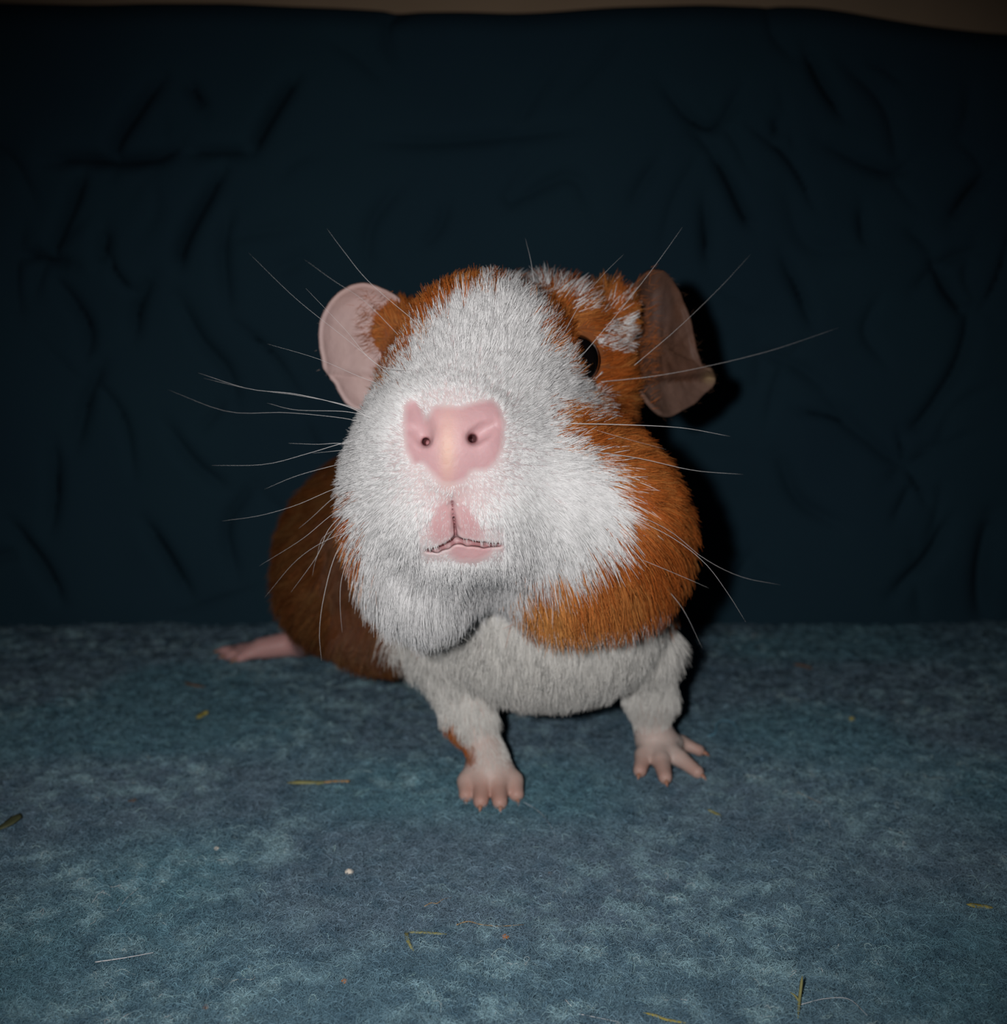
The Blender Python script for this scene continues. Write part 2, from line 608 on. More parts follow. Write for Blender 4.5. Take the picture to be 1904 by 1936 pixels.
# --- trunk, seen from in front with the rump swung to the left
ellip(C(758, 1066, 262), (28.5, 24.5, 34), 6, yaw=-18)                 # rump
limb([C(770, 1040, 262), C(960, 1040, 222)], [25, 22], 10)          # back and belly
ellip(C(1028, 1135, 214), (23.4, 20.0, 20), 9)                      # chest
limb([C(980, 960, 214), C(985, 820, 200)], [21, 20], 10)            # neck
ellip(C(640, 1130, 252), (12.0, 11.0, 15), 6)                       # thigh
ellip(C(720, 1200, 236), (9.5, 6.5, 15), 7, yaw=-30)                # knee and flank
# --- head
ellip(C(958, 690, 191), (21.4, 14.2, 14), 7)                        # skull
ellip(C(752, 622, 192), (4.2, 4.6, 5), 4)                           # root of the ear
ellip(C(1152, 598, 190), (4.6, 5.4, 5), 4)                          # root of the ear
limb([C(866, 880, 166.0), C(910, 800, 182)], [12.8, 18.2], 6)       # the broad muzzle
ellip(C(945, 935, 180), (20.5, 15.0, 13), 8)                        # middle of the face
ball(C(790, 995, 174), 10.4, 9)                                    # cheek
ball(C(1110, 970, 179.5), 13.6, 9)                                  # cheek
ball(C(1150, 1010, 190), 13.6, 8)                                   # back of the cheek
ellip(C(1060, 1080, 183), (13.0, 8.2, 10), 7)                       # jowl
ellip(C(815, 1085, 178), (8.8, 7.4, 9), 7)                          # jowl
ellip(C(778, 890, 170.5), (8.2, 10.5, 8.5), 8)                        # whisker pad
ellip(C(990, 895, 171), (10.5, 11.0, 9.5), 8)                       # whisker pad
ellip(C(824, 968, 162.5), (5.8, 6.0, 6.4), 5)                       # upper lip
ellip(C(912, 962, 162.5), (5.9, 6.0, 6.4), 5)                       # upper lip
ellip(C(892, 1034, 166.5), (6.4, 4.4, 6.4), 5)                      # chin
ellip(C(892, 1041, 160.6), (3.6, 1.7, 2.0), 1.4)                    # lower lip
ellip(C(1062, 620, 184), (6.0, 6.2, 6), 6)                          # crown between forehead and ear
limb([C(862, 810, 163.5), C(908, 690, 174)], [10.4, 13.2], 7)         # the bridge of the nose
# --- nose
ellip(C(856, 838, 157.8), (7.9, 6.2, 4.6), 5)
ellip(C(918, 806, 154.9), (2.6, 3.6, 2.2), 2.4, roll=-14)           # wing above the slit
ellip(C(922, 852, 155.0), (2.4, 2.8, 2.3), 2.4, roll=20)            # wing below
ellip(C(783, 850, 155.3), (1.6, 2.5, 2.2), 2.0, roll=-8)
ellip(C(848, 842, 153.8), (3.2, 5.0, 1.9), 2.4)                     # column between the nostrils
ellip(C(848, 893, 154.8), (2.6, 2.6, 2.2), 2.2)
# nostrils, slits, cleft of the lip, mouth line
_solid = list(PRIMS)
_ds = np.arange(147.0, 172.0, 0.04)


def surf(px, py, off=0.0):
    """point of the uncut face on this line of sight, off mm further in"""
    global PRIMS
    keep_, PRIMS = PRIMS, _solid
    v_ = sdf(np.stack([C(px, py, d_) for d_ in _ds]))
    PRIMS = keep_
    k_ = np.argmax(v_ < 0)
    return C(px, py, _ds[k_] + off)


limb([surf(782, 770, -0.15), surf(800, 812, -0.1)], [0.5, 0.8], 2.2, 's')
limb([surf(895, 828, 0.0), surf(889, 832, 7.0)], [0.64, 0.42], 0.8, 's')
limb([surf(896, 827, 0.1), surf(908, 819, 0.1), surf(920, 811, -0.05), surf(934, 803, -0.2)], [0.5, 0.42, 0.32, 0.2], 1.5, 's')
limb([surf(804, 834, 0.1), surf(808, 837, 7.0)], [0.56, 0.42], 0.8, 's')
limb([surf(802, 831, 0.1), surf(794, 819, 0.0), surf(780, 810, -0.2)], [0.42, 0.34, 0.2], 1.5, 's')
limb([surf(854, 946, -0.2), surf(855, 958, 0.05), surf(861, 1004, 0.1), surf(862, 1022, 0.2)], [0.10, 0.22, 0.28, 0.28], 0.9, 's')
for dz in (0.4, 0.9, 1.4):
    limb([surf(855, 948, dz), surf(858, 980, dz), surf(861, 1004, dz), surf(862, 1022, dz)], [0.11, 0.15, 0.18, 0.2], 0.2, 's')
for dz in (0.1, 0.7, 1.4, 2.2, 3.0):
    limb([surf(862, 1021, dz), surf(846, 1031, dz), surf(826, 1039, dz), surf(808, 1040, dz)], [0.38, 0.36, 0.33, 0.2], 0.5, 's')
    limb([surf(862, 1021, dz), surf(884, 1026, dz), surf(915, 1030, dz), surf(946, 1030, dz)], [0.38, 0.36, 0.33, 0.2], 0.5, 's')
# hollow of the throat between the jowls
ellip(C(942, 1180, 168), (4.4, 5.0, 13), 6, 's')
# --- fore legs
limb([C(864, 1225, 215), C(886, 1350, 212.5), C(920, 1428, 209.5)], [8.6, 4.3, 3.2], 4)
limb([C(1208, 1222, 219), C(1230, 1320, 222), C(1233, 1372, 223)], [7.2, 4.2, 3.2], 4)
# --- paws and toes
TOES = []
pl = FL(927, 1470, 3.0)
limb([C(920, 1428, 209.5), FL(925, 1452, 4.4), pl], [3.1, 3.3, 3.0], 2.5)
ellip(FL(927, 1468, 3.2), (5.2, 2.9, 3.0), 2.5)
for (kx, ky, tx_, ty_, r) in ((884, 1478, 882, 1503, 1.85), (912, 1484, 909, 1515, 1.8), (942, 1484, 945, 1517, 1.8), (970, 1477, 976, 1502, 1.85)):
    a, bb = FL(kx, ky, 2.6), FL(tx_, ty_, 1.2)
    limb([pl * 0.25 + a * 0.75, a], [2.3, r + 0.15], 1.0)
    limb([a, bb], [r, r * 0.8], 0.6)
    TOES.append((a, bb, r * 0.8))
pr = FL(1246, 1410, 3.2)
limb([C(1233, 1372, 223), FL(1238, 1394, 4.4), pr], [3.0, 3.1, 2.9], 2.5)
ellip(FL(1250, 1408, 3.2), (4.6, 2.6, 3.0), 2.5)
for (kx, ky, tx_, ty_, r) in ((1217, 1428, 1210, 1457, 1.75), (1250, 1438, 1258, 1470, 1.75), (1286, 1434, 1319, 1460, 1.65), (1284, 1402, 1322, 1419, 1.5)):
    a, bb = FL(kx, ky, 2.5), FL(tx_, ty_, 1.2)
    limb([pr * 0.35 + a * 0.65, a], [2.2, r + 0.1], 1.0)
    limb([a, bb], [r, r * 0.78], 0.6)
    TOES.append((a, bb, r * 0.78))
# --- hind foot, set down flat and pointing out to the left
hb = FL(575, 1213, 3.6)
hm = FL(495, 1226, 2.9)
limb([C(640, 1160, 258), hb], [8, 4.2], 4)
limb([hb, hm], [3.7, 2.9], 1.5)
for (tx_, ty_) in ((418, 1231), (428, 1240), (450, 1245)):
    bb = FL(tx_, ty_, 1.3)
    a = hm * 0.85 + bb * 0.15
    limb([a, bb], [2.1, 1.15], 0.6)
    TOES.append((a, bb, 1.15))
# the other hind foot, behind the chest on the far side
hb2 = FL(1075, 1230, 3.6)
hm2 = FL(1120, 1240, 2.9)
limb([C(960, 1110, 262), hb2], [10, 4.2], 4)
limb([hb2, hm2], [3.6, 2.8], 1.5)


def axis(lo, hi, coarse, bands):
    """grid positions from lo to hi, finer inside each (a, b, step) band"""
    xs = [lo]
    while xs[-1] < hi:
        x = xs[-1]
        st = coarse
        for a, b_, s in bands:
            if a - 1e-6 <= x <= b_:
                st = min(st, s)
            elif x < a < x + st:
                st = max(a - x, s)
        xs.append(x + st)
    return np.array(xs)


ax = axis(-88, 46, 1.3, [(-15, 0.5, 0.24), (-8, 5, 0.62), (24, 42, 0.62)])
ay = axis(-62, 46, 1.3, [(-9, 16, 0.24), (-58, -42, 0.62)])
az = axis(146, 302, 1.4, [(149, 162, 0.24), (196, 216, 0.7)])
shape = (len(ax), len(ay), len(az))
D = np.full(shape, 30.0, np.float32)
for p in PRIMS:
    lo, hi = prim_box(p)
    m = p[4] + 3.0
    i0, i1 = np.searchsorted(ax, lo[0] - m), np.searchsorted(ax, hi[0] + m)
    j0, j1 = np.searchsorted(ay, lo[1] - m), np.searchsorted(ay, hi[1] + m)
    k0, k1 = np.searchsorted(az, lo[2] - m), np.searchsorted(az, hi[2] + m)
    if i1 <= i0 or j1 <= j0 or k1 <= k0:
        continue
    G = np.stack(np.meshgrid(ax[i0:i1], ay[j0:j1], az[k0:k1], indexing='ij'), -1)
    D[i0:i1, j0:j1, k0:k1] = combine(D[i0:i1, j0:j1, k0:k1], prim_d(p, G), p[4], p[5])

inside = D < 0
cnt = sum(inside[i:shape[0] - 1 + i, j:shape[1] - 1 + j, k:shape[2] - 1 + k].astype(np.int8)
          for i in (0, 1) for j in (0, 1) for k in (0, 1))
ci, cj, ck = np.nonzero((cnt > 0) & (cnt < 8))
corner = {}
cpos = {}
for i in (0, 1):
    for j in (0, 1):
        for k in (0, 1):
            corner[i, j, k] = D[ci + i, cj + j, ck + k]
            cpos[i, j, k] = np.stack([ax[ci + i], ay[cj + j], az[ck + k]], -1)
acc = np.zeros((len(ci), 3))
num = np.zeros(len(ci))
keys = list(corner)
for a in keys:
    for dim in range(3):
        if a[dim] == 0:
            b_ = tuple(1 if q_ == dim else a[q_] for q_ in range(3))
            da, db = corner[a], corner[b_]
            w = (da < 0) != (db < 0)
            t = np.where(w, da / np.where(w, da - db, 1), 0)[:, None]
            acc += np.where(w[:, None], cpos[a] * (1 - t) + cpos[b_] * t, 0)
            num += w
BV = acc / num[:, None]
vid = np.full((shape[0] - 1, shape[1] - 1, shape[2] - 1), -1, np.int32)
vid[ci, cj, ck] = np.arange(len(ci))
quads = []
for dim in range(3):
    s0 = [slice(1, -1)] * 3
    s0[dim] = slice(0, -1)
    s1 = list(s0)
    s1[dim] = slice(1, None)
    A, Bq = inside[tuple(s0)], inside[tuple(s1)]
    I = np.stack(np.nonzero(A != Bq), -1)
    up = A[tuple(I.T)]
    I = I + 1
    I[:, dim] -= 1
    o1, o2 = [(1, 2), (2, 0), (0, 1)][dim]
    e1 = np.zeros(3, int)
    e1[o1] = 1
    e2 = np.zeros(3, int)
    e2[o2] = 1
    Q = np.stack([vid[tuple((I - e1 - e2).T)], vid[tuple((I - e2).T)], vid[tuple(I.T)], vid[tuple((I - e1).T)]], -1)
    Q[~up] = Q[~up][:, ::-1]
    quads.append(Q)
BQ = np.vstack(quads)
BQ = BQ[(BQ >= 0).all(1)]


def grad(P, e=0.08):
    g = np.zeros_like(P)
    for s in ((1, -1, -1), (-1, -1, 1), (-1, 1, -1), (1, 1, 1)):
        s = np.array(s, float)
        g += s * sdf(P + e * s)[..., None]
    return norm(g)


for _ in range(2):
    BN = grad(BV)
    BV = BV - BN * np.clip(sdf(BV), -0.6, 0.6)[:, None] * 0.9
BN = grad(BV)

# --- coat pattern and bare skin, by place on the animal
bx_, by_ = to_px(BV)
ORANGE_HEAD = [(1015, 440), (1012, 560), (1026, 640), (1058, 676), (1112, 732), (1140, 772), (1130, 792), (1062, 768), (1046, 790),
               (1070, 840), (1125, 865), (1160, 915), (1178, 960), (1155, 1000), (1115, 1030), (1085, 1052), (1035, 1072), (984, 1080),
               (980, 1150), (985, 1260), (1500, 1260), (1500, 440)]
ORANGE_TOP = [(1045, 440), (1045, 530), (930, 556), (855, 580), (805, 618), (768, 662), (715, 735), (560, 735), (560, 440)]
ORANGE_CHEEK = [(640, 930), (668, 955), (690, 1020), (690, 1060), (668, 1060), (650, 1020)]
NOSE = [(768, 762), (790, 758), (806, 800), (822, 770), (872, 772), (900, 762), (930, 757), (946, 775), (952, 805), (948, 845), (938, 870), (922, 886),
        (890, 888), (880, 905), (858, 914), (836, 912), (815, 890), (800, 872), (784, 878), (770, 850), (765, 810)]
LIP_L = [(832, 948), (850, 940), (857, 970), (860, 1014), (848, 1024), (828, 1028), (808, 1012), (814, 976)]
LIP_R = [(862, 944), (880, 950), (900, 975), (915, 1006), (910, 1022), (882, 1020), (866, 1014), (861, 980)]
LIP_LOW = [(860, 1028), (885, 1030), (932, 1032), (926, 1048), (902, 1061), (868, 1060), (846, 1046)]


def is_head(P):
    x, y = to_px(P)
    lim = np.interp(x, [600, 700, 800, 900, 985, 1060, 1160, 1260, 1340], [1105, 1150, 1165, 1140, 1145, 1160, 1150, 1110, 1060])
    return (y < lim) & (P[..., 2] < 208)


def coat(P, N):
    """0 white .. 1 orange"""
    x, y = to_px(P)
    hd = is_head(P)
    facing = N[..., 2] < 0.25
    o = np.zeros(len(P))
    headside = in_poly(x, y, ORANGE_HEAD) | in_poly(x, y, ORANGE_TOP)
    o[hd & headside] = 1
    o[hd & in_poly(x, y, ORANGE_CHEEK)] = 0.75
    o[hd & ~facing & ~((y > 1000) & (x < 1010) & (x > 700))] = 1
    o[hd & (P[..., 2] > 190) & (x < 800)] = 1
    bd = ~hd
    o[bd] = 1
    white_chest = bd & (P[..., 2] < np.where(x > 1100, 246, 229)) & (x > np.interp(y, [1100, 1200, 1300, 1400], [720, 742, 775, 850]))
    white_chest &= ~((P[..., 2] > 216) & (x > 1290) & (y < 1060))
    o[white_chest] = 0
    o[bd & (N[..., 0] < -0.45) & (x < 900) & (y > 1355) & (y < 1450)] = 0.9
    return o


WHITE = np.array((0.80, 0.79, 0.79))
RUST = np.array((0.53, 0.150, 0.030))
skin = np.zeros((len(BV), 3))
oc = np.mean([coat(BV + rng.normal(0, 0.55, BV.shape) * [1, 1, 0], BN) for _ in range(8)], 0)[:, None]
skin[:] = np.array((0.68, 0.565, 0.565)) * (1 - oc) + np.array((0.30, 0.10, 0.035)) * oc
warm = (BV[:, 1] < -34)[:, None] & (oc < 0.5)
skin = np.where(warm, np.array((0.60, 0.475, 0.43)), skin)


def soft_poly(P, poly, w=5.0):
    x, y = to_px(P)
    s = np.zeros(len(P))
    for dx in (-w, -w / 2, 0, w / 2, w):
        for dy in (-w, -w / 2, 0, w / 2, w):
            s += in_poly(x + dx, y + dy, poly)
    return s / 25.0


near_face = BV[:, 2] < 166
nm = (soft_poly(BV, NOSE) * near_face)[:, None]
pink = np.array((0.56, 0.335, 0.35))
skin = skin * (1 - nm) + pink * nm
lm = ((soft_poly(BV, LIP_L, 9) + soft_poly(BV, LIP_R, 9) + soft_poly(BV, LIP_LOW, 6)).clip(0, 1) * near_face)[:, None]
skin = skin * (1 - lm) + np.array((0.60, 0.36, 0.37)) * lm
# the thinly haired skin between nose and lips
ph = np.exp(-((bx_ - 856) / 42.0) ** 2 - ((by_ - 935) / 36.0) ** 2)[:, None] * near_face[:, None] * (1 - nm) * (1 - lm) * 0.7
skin = skin * (1 - ph) + np.array((0.64, 0.42, 0.42)) * ph
# yellowish column of the nose
yel = np.exp(-((bx_ - 846) / 15.0) ** 2 - ((by_ - 848) / 55.0) ** 2)[:, None] * near_face[:, None] * 0.5
skin = skin * (1 - yel) + np.array((0.66, 0.42, 0.24)) * yel
pale = np.exp(-((bx_ - 848) / 40.0) ** 2 - ((by_ - 800) / 50.0) ** 2)[:, None] * nm * 0.35
skin = skin * (1 - pale) + np.array((0.74, 0.47, 0.44)) * pale
# dark red inside nostrils, cleft and mouth line, with their shade painted in
cav = np.zeros(len(BV))
for p in PRIMS:
    if p[5] == 's' and p[0] == 'c':
        cav = np.maximum(cav, np.clip(1 - (prim_d(p, BV)) / 0.28, 0, 1))
cav = cav[:, None] * near_face[:, None]
skin = skin * (1 - 0.75 * cav) + np.array((0.30, 0.09, 0.10)) * 0.75 * cav
# toes pinker than the wrists
for a, bb, r in TOES:
    dd = np.clip(1 - np.linalg.norm(BV - bb, axis=1) / 6.0, 0, 1)[:, None]
    skin = skin * (1 - 0.65 * dd) + np.array((0.47, 0.22, 0.165)) * 0.65 * dd
hind = ((BV[:, 2] > 255) & (bx_ < 575) & (by_ > 1180) & (bx_ < 590))[:, None]
skin = np.where(hind, np.array((0.60, 0.33, 0.31)), skin)

pig = bpy.data.objects.new('guinea_pig', None)
COL.objects.link(pig)
pig.location = tuple(to_world(FL(960, 1420, 0)))
pig.empty_display_size = 0.02
bpy.context.view_layer.update()
tag(pig, 'white and orange guinea pig facing the camera on a teal fleece blanket', 'guinea pig')
body = mesh_obj('body', to_world(BV), BQ, M_SKIN, pig)
set_tint(body.data, skin)
print('body', len(BV), len(BQ), shape)

bvh = BVHTree.FromPolygons([tuple(v) for v in BV], [tuple(q_) for q_ in BQ.tolist()])


def hit(px, py, fallback=175.0):
    dvec = norm(C(px, py, 100.0))
    r = bvh.ray_cast(Vector((0, 0, 0)), Vector(dvec))
    return np.array(r[0]) if r[0] is not None else C(px, py, fallback)


# ------------------------------------------------------------------ eyes
def eye(center, r, lid_axis):
    c = np.array(center)
    bm = bmesh.new()
    bmesh.ops.create_uvsphere(bm, u_segments=32, v_segments=20, radius=r / 1000)
    me = bpy.data.meshes.new('eye')
    bm.to_mesh(me)
    bm.free()
    me.polygons.foreach_set('use_smooth', [True] * len(me.polygons))
    me.materials.append(M_EYE)
    o = bpy.data.objects.new('eye', me)
    COL.objects.link(o)
    o.location = tuple(to_world(c))
    o.parent = pig
    o.matrix_parent_inverse = pig.matrix_world.inverted()
    bpy.context.view_layer.update()
    # the rim of the lids, a thin ring round the ball
    axv = norm(np.array(lid_axis, float))
    s = norm(np.cross(axv, [0, 1, 0]))
    t = np.cross(s, axv)
    ring = [c + axv * r * 0.28 + (s * math.cos(a) * 0.97 + t * math.sin(a) * 1.0) * r for a in np.linspace(0, 2 * math.pi, 33)]
    V, Fc = tube(to_world(ring), 0.00042, 8)
    mesh_obj('eyelid', V, Fc, M_LID, o)
    return o


EYE_R = C(1083, 681, 178.4)
EYE_L = C(768, 690, 190.0)
e1 = eye(EYE_R, 4.4, (0.95, 0.12, -0.4))
e2 = eye(EYE_L, 4.3, (-0.95, 0.12, 0.15))


# ------------------------------------------------------------------ fur
NOSE_C = C(858, 856, 150)
TUFT = [(1122, 640), (1150, 605), (1185, 600), (1195, 640), (1170, 672), (1135, 665)]
ROAN = [(915, 560), (925, 470), (1235, 470), (1200, 590), (1130, 600), (1080, 590), (1040, 560)]


def fur_fields(P, N):
    """length mm, density per mm2, flow, lift, clump cell mm, gravity, radius mm at points of the skin"""
    x, y = to_px(P)
    hd = is_head(P)
    W = to_world(P)
    hgt = W[:, 2] * 1000
    r = np.linalg.norm(P - NOSE_C, axis=1)
    # head
    L = np.interp(r, [0, 8, 12, 20, 28, 40, 60], [0.8, 1.0, 1.8, 2.9, 4.0, 5.0, 6.0])
    low = np.clip((y - 930) / 150.0, 0, 1) * np.clip((r - 15) / 10.0, 0, 1)
    L = L + 4.2 * low
    chin = np.exp(-((x - 888) / 55.0) ** 2 - ((y - 1075) / 28.0) ** 2)
    L = L * (1 - 0.55 * chin)
    L = L * (1 - 0.45 * np.exp(-((x - 940) / 50.0) ** 2 - ((y - 1130) / 50.0) ** 2))
    L = L * (1 + 0.4 * np.clip((575 - y) / 40.0, 0, 1) * np.exp(-((x - 1040) / 110.0) ** 2))
    den = np.interp(r, [0, 10, 22, 32, 60], [34, 34, 26, 17, 12])
    f = norm(P - NOSE_C) + GRAV * (0.75 * np.clip((y - 930) / 170.0, 0, 1))[:, None]
    lift = np.interp(r, [0, 12, 25, 45], [0.35, 0.42, 0.46, 0.34]) * (1 - 0.35 * low)
    cell = np.interp(r, [0, 14, 25, 40], [0.7, 1.0, 1.5, 1.9])
    grav = 0.15 + 0.5 * low
    rad = np.interp(r, [0, 12, 30], [0.026, 0.036, 0.044])
    earside = np.maximum(np.exp(-((x - 1190) / 80.0) ** 2 - ((y - 600) / 110.0) ** 2), np.exp(-((x - 735) / 55.0) ** 2 - ((y - 610) / 90.0) ** 2))
    L = L * (1 - 0.45 * earside)
    # body
    bd = ~hd
    Lb = np.interp(hgt, [3.4, 5, 7, 10, 14, 20, 28], [0.5, 0.7, 1.3, 2.4, 3.6, 5.4, 7.0])
    rump = P[:, 2] > 232
    fb = np.where(rump[:, None], np.array([-0.25, 0.15, 0.8]) + GRAV * 0.7, GRAV + np.array([0, 0, 0.12]))
    fb = fb + np.where((bd & (hgt < 26))[:, None], np.array([0.0, 0, -0.2]), 0.0)
    L = np.where(bd, Lb, L)
    den = np.where(bd, np.where(rump, 4.0, np.interp(hgt, [3.4, 5, 8, 14], [4.0, 10.0, 18.0, 9.0])), den)
    f = np.where(bd[:, None], fb, f)
    lift = np.where(bd, np.where(hgt < 14, 0.25, 0.33), lift)
    cell = np.where(bd, np.interp(hgt, [7, 12, 20], [0.5, 0.8, 2.0]), cell)
    grav = np.where(bd, np.where(hgt < 14, 0.1, 0.4), grav)
    rad = np.where(bd, np.where(hgt < 14, 0.032, 0.06), rad)
    # bare skin
    bare = (soft_poly(P, NOSE, 6) * (P[:, 2] < 166) > 0.55)
    den = np.where(bare, 0, den)
    ups = ((soft_poly(P, LIP_L, 6) + soft_poly(P, LIP_R, 6)) * (P[:, 2] < 166) > 0.5)
    den = np.where(ups, 9, den)
    L = np.where(ups, 0.9, L)
    rad = np.where(ups, 0.018, rad)
    f = np.where(((np.abs(x - 862) < 52) & (y > 925) & (y < 1012) & hd)[:, None], GRAV + 0.25 * np.stack([np.sign(x - 858), 0 * x, 0 * x], -1), f)
    lowl = soft_poly(P, LIP_LOW, 5) * (P[:, 2] < 166) > 0.4
    den = np.where(lowl, 0, den)
    den = den * (1 - 0.45 * np.exp(-((x - 856) / 40.0) ** 2 - ((y - 935) / 34.0) ** 2) * hd)
    mouthy = (np.abs(x - 872) < 78) & (y > 985) & (y < 1056) & hd
    L = np.where(mouthy, np.minimum(L, 0.95), L)
    rad = np.where(mouthy, np.minimum(rad, 0.022), rad)
    for p in PRIMS:
        if p[5] == 's' and p[0] == 'c':
            den = np.where(prim_d(p, P) < 0.5, 0, den)
    tot = np.zeros(len(P), bool)
    for a, bb, rr in TOES:
        tot |= np.linalg.norm(P - bb, axis=1) < 3.6
    den = np.where(tot | (hgt < 3.4), 0, den)
    foot = (P[:, 2] > 240) & (hgt < 9)
    den = np.where(foot & (P[:, 2] > 255) & (x < 560), 0, den)
    for ec in (EYE_R, EYE_L):
        de = np.linalg.norm(P - ec, axis=1)
        den = np.where(de < 5.0, 0, den)
        L = np.where(de < 7, np.minimum(L, 2.2), L)
    return L, den, f, lift, cell, grav, rad


tri = np.vstack([BQ[:, [0, 1, 2]], BQ[:, [0, 2, 3]]])
A_, B_, C_ = BV[tri[:, 0]], BV[tri[:, 1]], BV[tri[:, 2]]
area = 0.5 * np.linalg.norm(np.cross(B_ - A_, C_ - A_), axis=1)
cen = (A_ + B_ + C_) / 3
nrm = norm(BN[tri].mean(1))
den = fur_fields(cen, nrm)[1]
view = -(nrm * norm(cen)).sum(1)
den = den * np.where(view < -0.25, 0.22, 1.0) * np.where(cen[:, 2] > 285, 0.5, 1.0)
cdf = np.cumsum(area * den)
NS = int(cdf[-1])
pick = np.searchsorted(cdf, rng.random(NS) * cdf[-1])
u1, u2 = rng.random(NS), rng.random(NS)
w = u1 + u2 > 1
u1[w], u2[w] = 1 - u1[w], 1 - u2[w]
u0 = 1 - u1 - u2
tp = tri[pick]
R = u0[:, None] * BV[tp[:, 0]] + u1[:, None] * BV[tp[:, 1]] + u2[:, None] * BV[tp[:, 2]]
RN = norm(u0[:, None] * BN[tp[:, 0]] + u1[:, None] * BN[tp[:, 1]] + u2[:, None] * BN[tp[:, 2]])
L, _, Fw, lift, cell, grav, rad = fur_fields(R, RN)


def tangent(f, n):
    return norm(f - (f * n).sum(1, keepdims=True) * n)


cellq = np.round(cell / 0.25).astype(int) * 0.25
warp = R + 0.8 * np.stack([vnoise(R, 0.6, s_) - 0.5 for s_ in (51, 52, 53)], -1)
CI = np.floor(warp / cellq[:, None]).astype(np.int64)
cjit = np.stack([hash3(CI, s_) - 0.5 for s_ in (61, 62, 63)], -1)
ccen = (CI + 0.5) * cellq[:, None]
wide = np.stack([vnoise(R, 0.16, s_) - 0.5 for s_ in (71, 72, 73)], -1)
flow = tangent(norm(Fw) + 0.38 * wide + (0.2 + 0.14 * cell)[:, None] * cjit + rng.normal(0, 0.10, (NS, 3)), RN)
lf = (lift * rng.uniform(0.6, 1.35, NS) + 0.12 * cell * (hash3(CI, 64) - 0.5))[:, None]
d0 = flow * np.cos(lf) + RN * np.sin(lf)
L = L * rng.uniform(0.7, 1.2, NS)
K = 5
FP = np.zeros((NS, K, 3))
FP[:, 0] = R - RN * 0.15
cur = FP[:, 0].copy()
for k in range(1, K):
    t = k / (K - 1)
    dd = norm(d0 + t * (0.35 * flow - 0.12 * RN + grav[:, None] * GRAV))
    cur = cur + dd * (L / (K - 1))[:, None]
    FP[:, k] = cur
hd = is_head(R)
# hairs of one tuft lean together towards its tip
toward = (ccen - R)
toward -= (toward * RN).sum(1, keepdims=True) * RN
lim_ = np.minimum(1, 0.9 * cellq / np.maximum(np.linalg.norm(toward, axis=1), 1e-6))[:, None]
for k in range(1, K):
    FP[:, k] += toward * lim_ * (np.where(hd, np.clip(0.3 + 0.18 * cell, 0, 0.65), 0.42)[:, None] * (k / (K - 1)) ** 1.4)
oc = coat(R + (rng.normal(0, 0.9, (NS, 3)) + 2.2 * (np.stack([hash3(CI, s_) for s_ in (68, 69, 70)], -1) - 0.5)) * [1, 1, 0], RN)
fx, fy = to_px(R)
hd = is_head(R)
roll = rng.random(NS) * 0.45 + hash3(CI, 65) * 0.55
white = roll > oc
white |= hd & in_poly(fx, fy, TUFT) & (0.5 * hash3(CI, 66) + 0.5 * rng.random(NS) < 0.52)
white |= hd & in_poly(fx, fy, ROAN) & (0.45 * hash3(CI, 67) + 0.55 * rng.random(NS) < np.interp(fx, [930, 1040, 1120, 1230], [0.6, 0.5, 0.34, 0.2]))
bright = rng.uniform(0.82, 1.08, NS)[:, None]
obright = rng.uniform(0.55, 1.25, NS)[:, None]
root_c = np.where(white[:, None], WHITE * bright, RUST * bright)
gold = np.clip((fy - 1030) / 150.0, 0, 1) * hd * np.clip((1250 - fx) / 200.0, 0, 1)
amb = np.clip(vnoise(R, 0.35, 81) * 0.8 + rng.normal(0, 0.18, NS) + gold * 0.9 - 0.25, 0, 1)[:, None]
rust = np.array((0.40, 0.095, 0.015)) * (1 - amb) + np.array((0.66, 0.30, 0.085)) * amb
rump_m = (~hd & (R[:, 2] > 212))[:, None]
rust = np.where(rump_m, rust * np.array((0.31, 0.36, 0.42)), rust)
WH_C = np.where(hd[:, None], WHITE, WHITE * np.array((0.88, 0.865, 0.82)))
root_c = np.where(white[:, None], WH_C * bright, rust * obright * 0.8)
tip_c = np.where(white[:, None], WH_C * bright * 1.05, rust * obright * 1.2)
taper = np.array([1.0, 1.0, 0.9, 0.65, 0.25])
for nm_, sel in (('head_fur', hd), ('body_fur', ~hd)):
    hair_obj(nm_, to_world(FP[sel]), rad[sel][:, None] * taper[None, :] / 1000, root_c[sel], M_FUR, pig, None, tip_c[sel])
print('fur', NS)


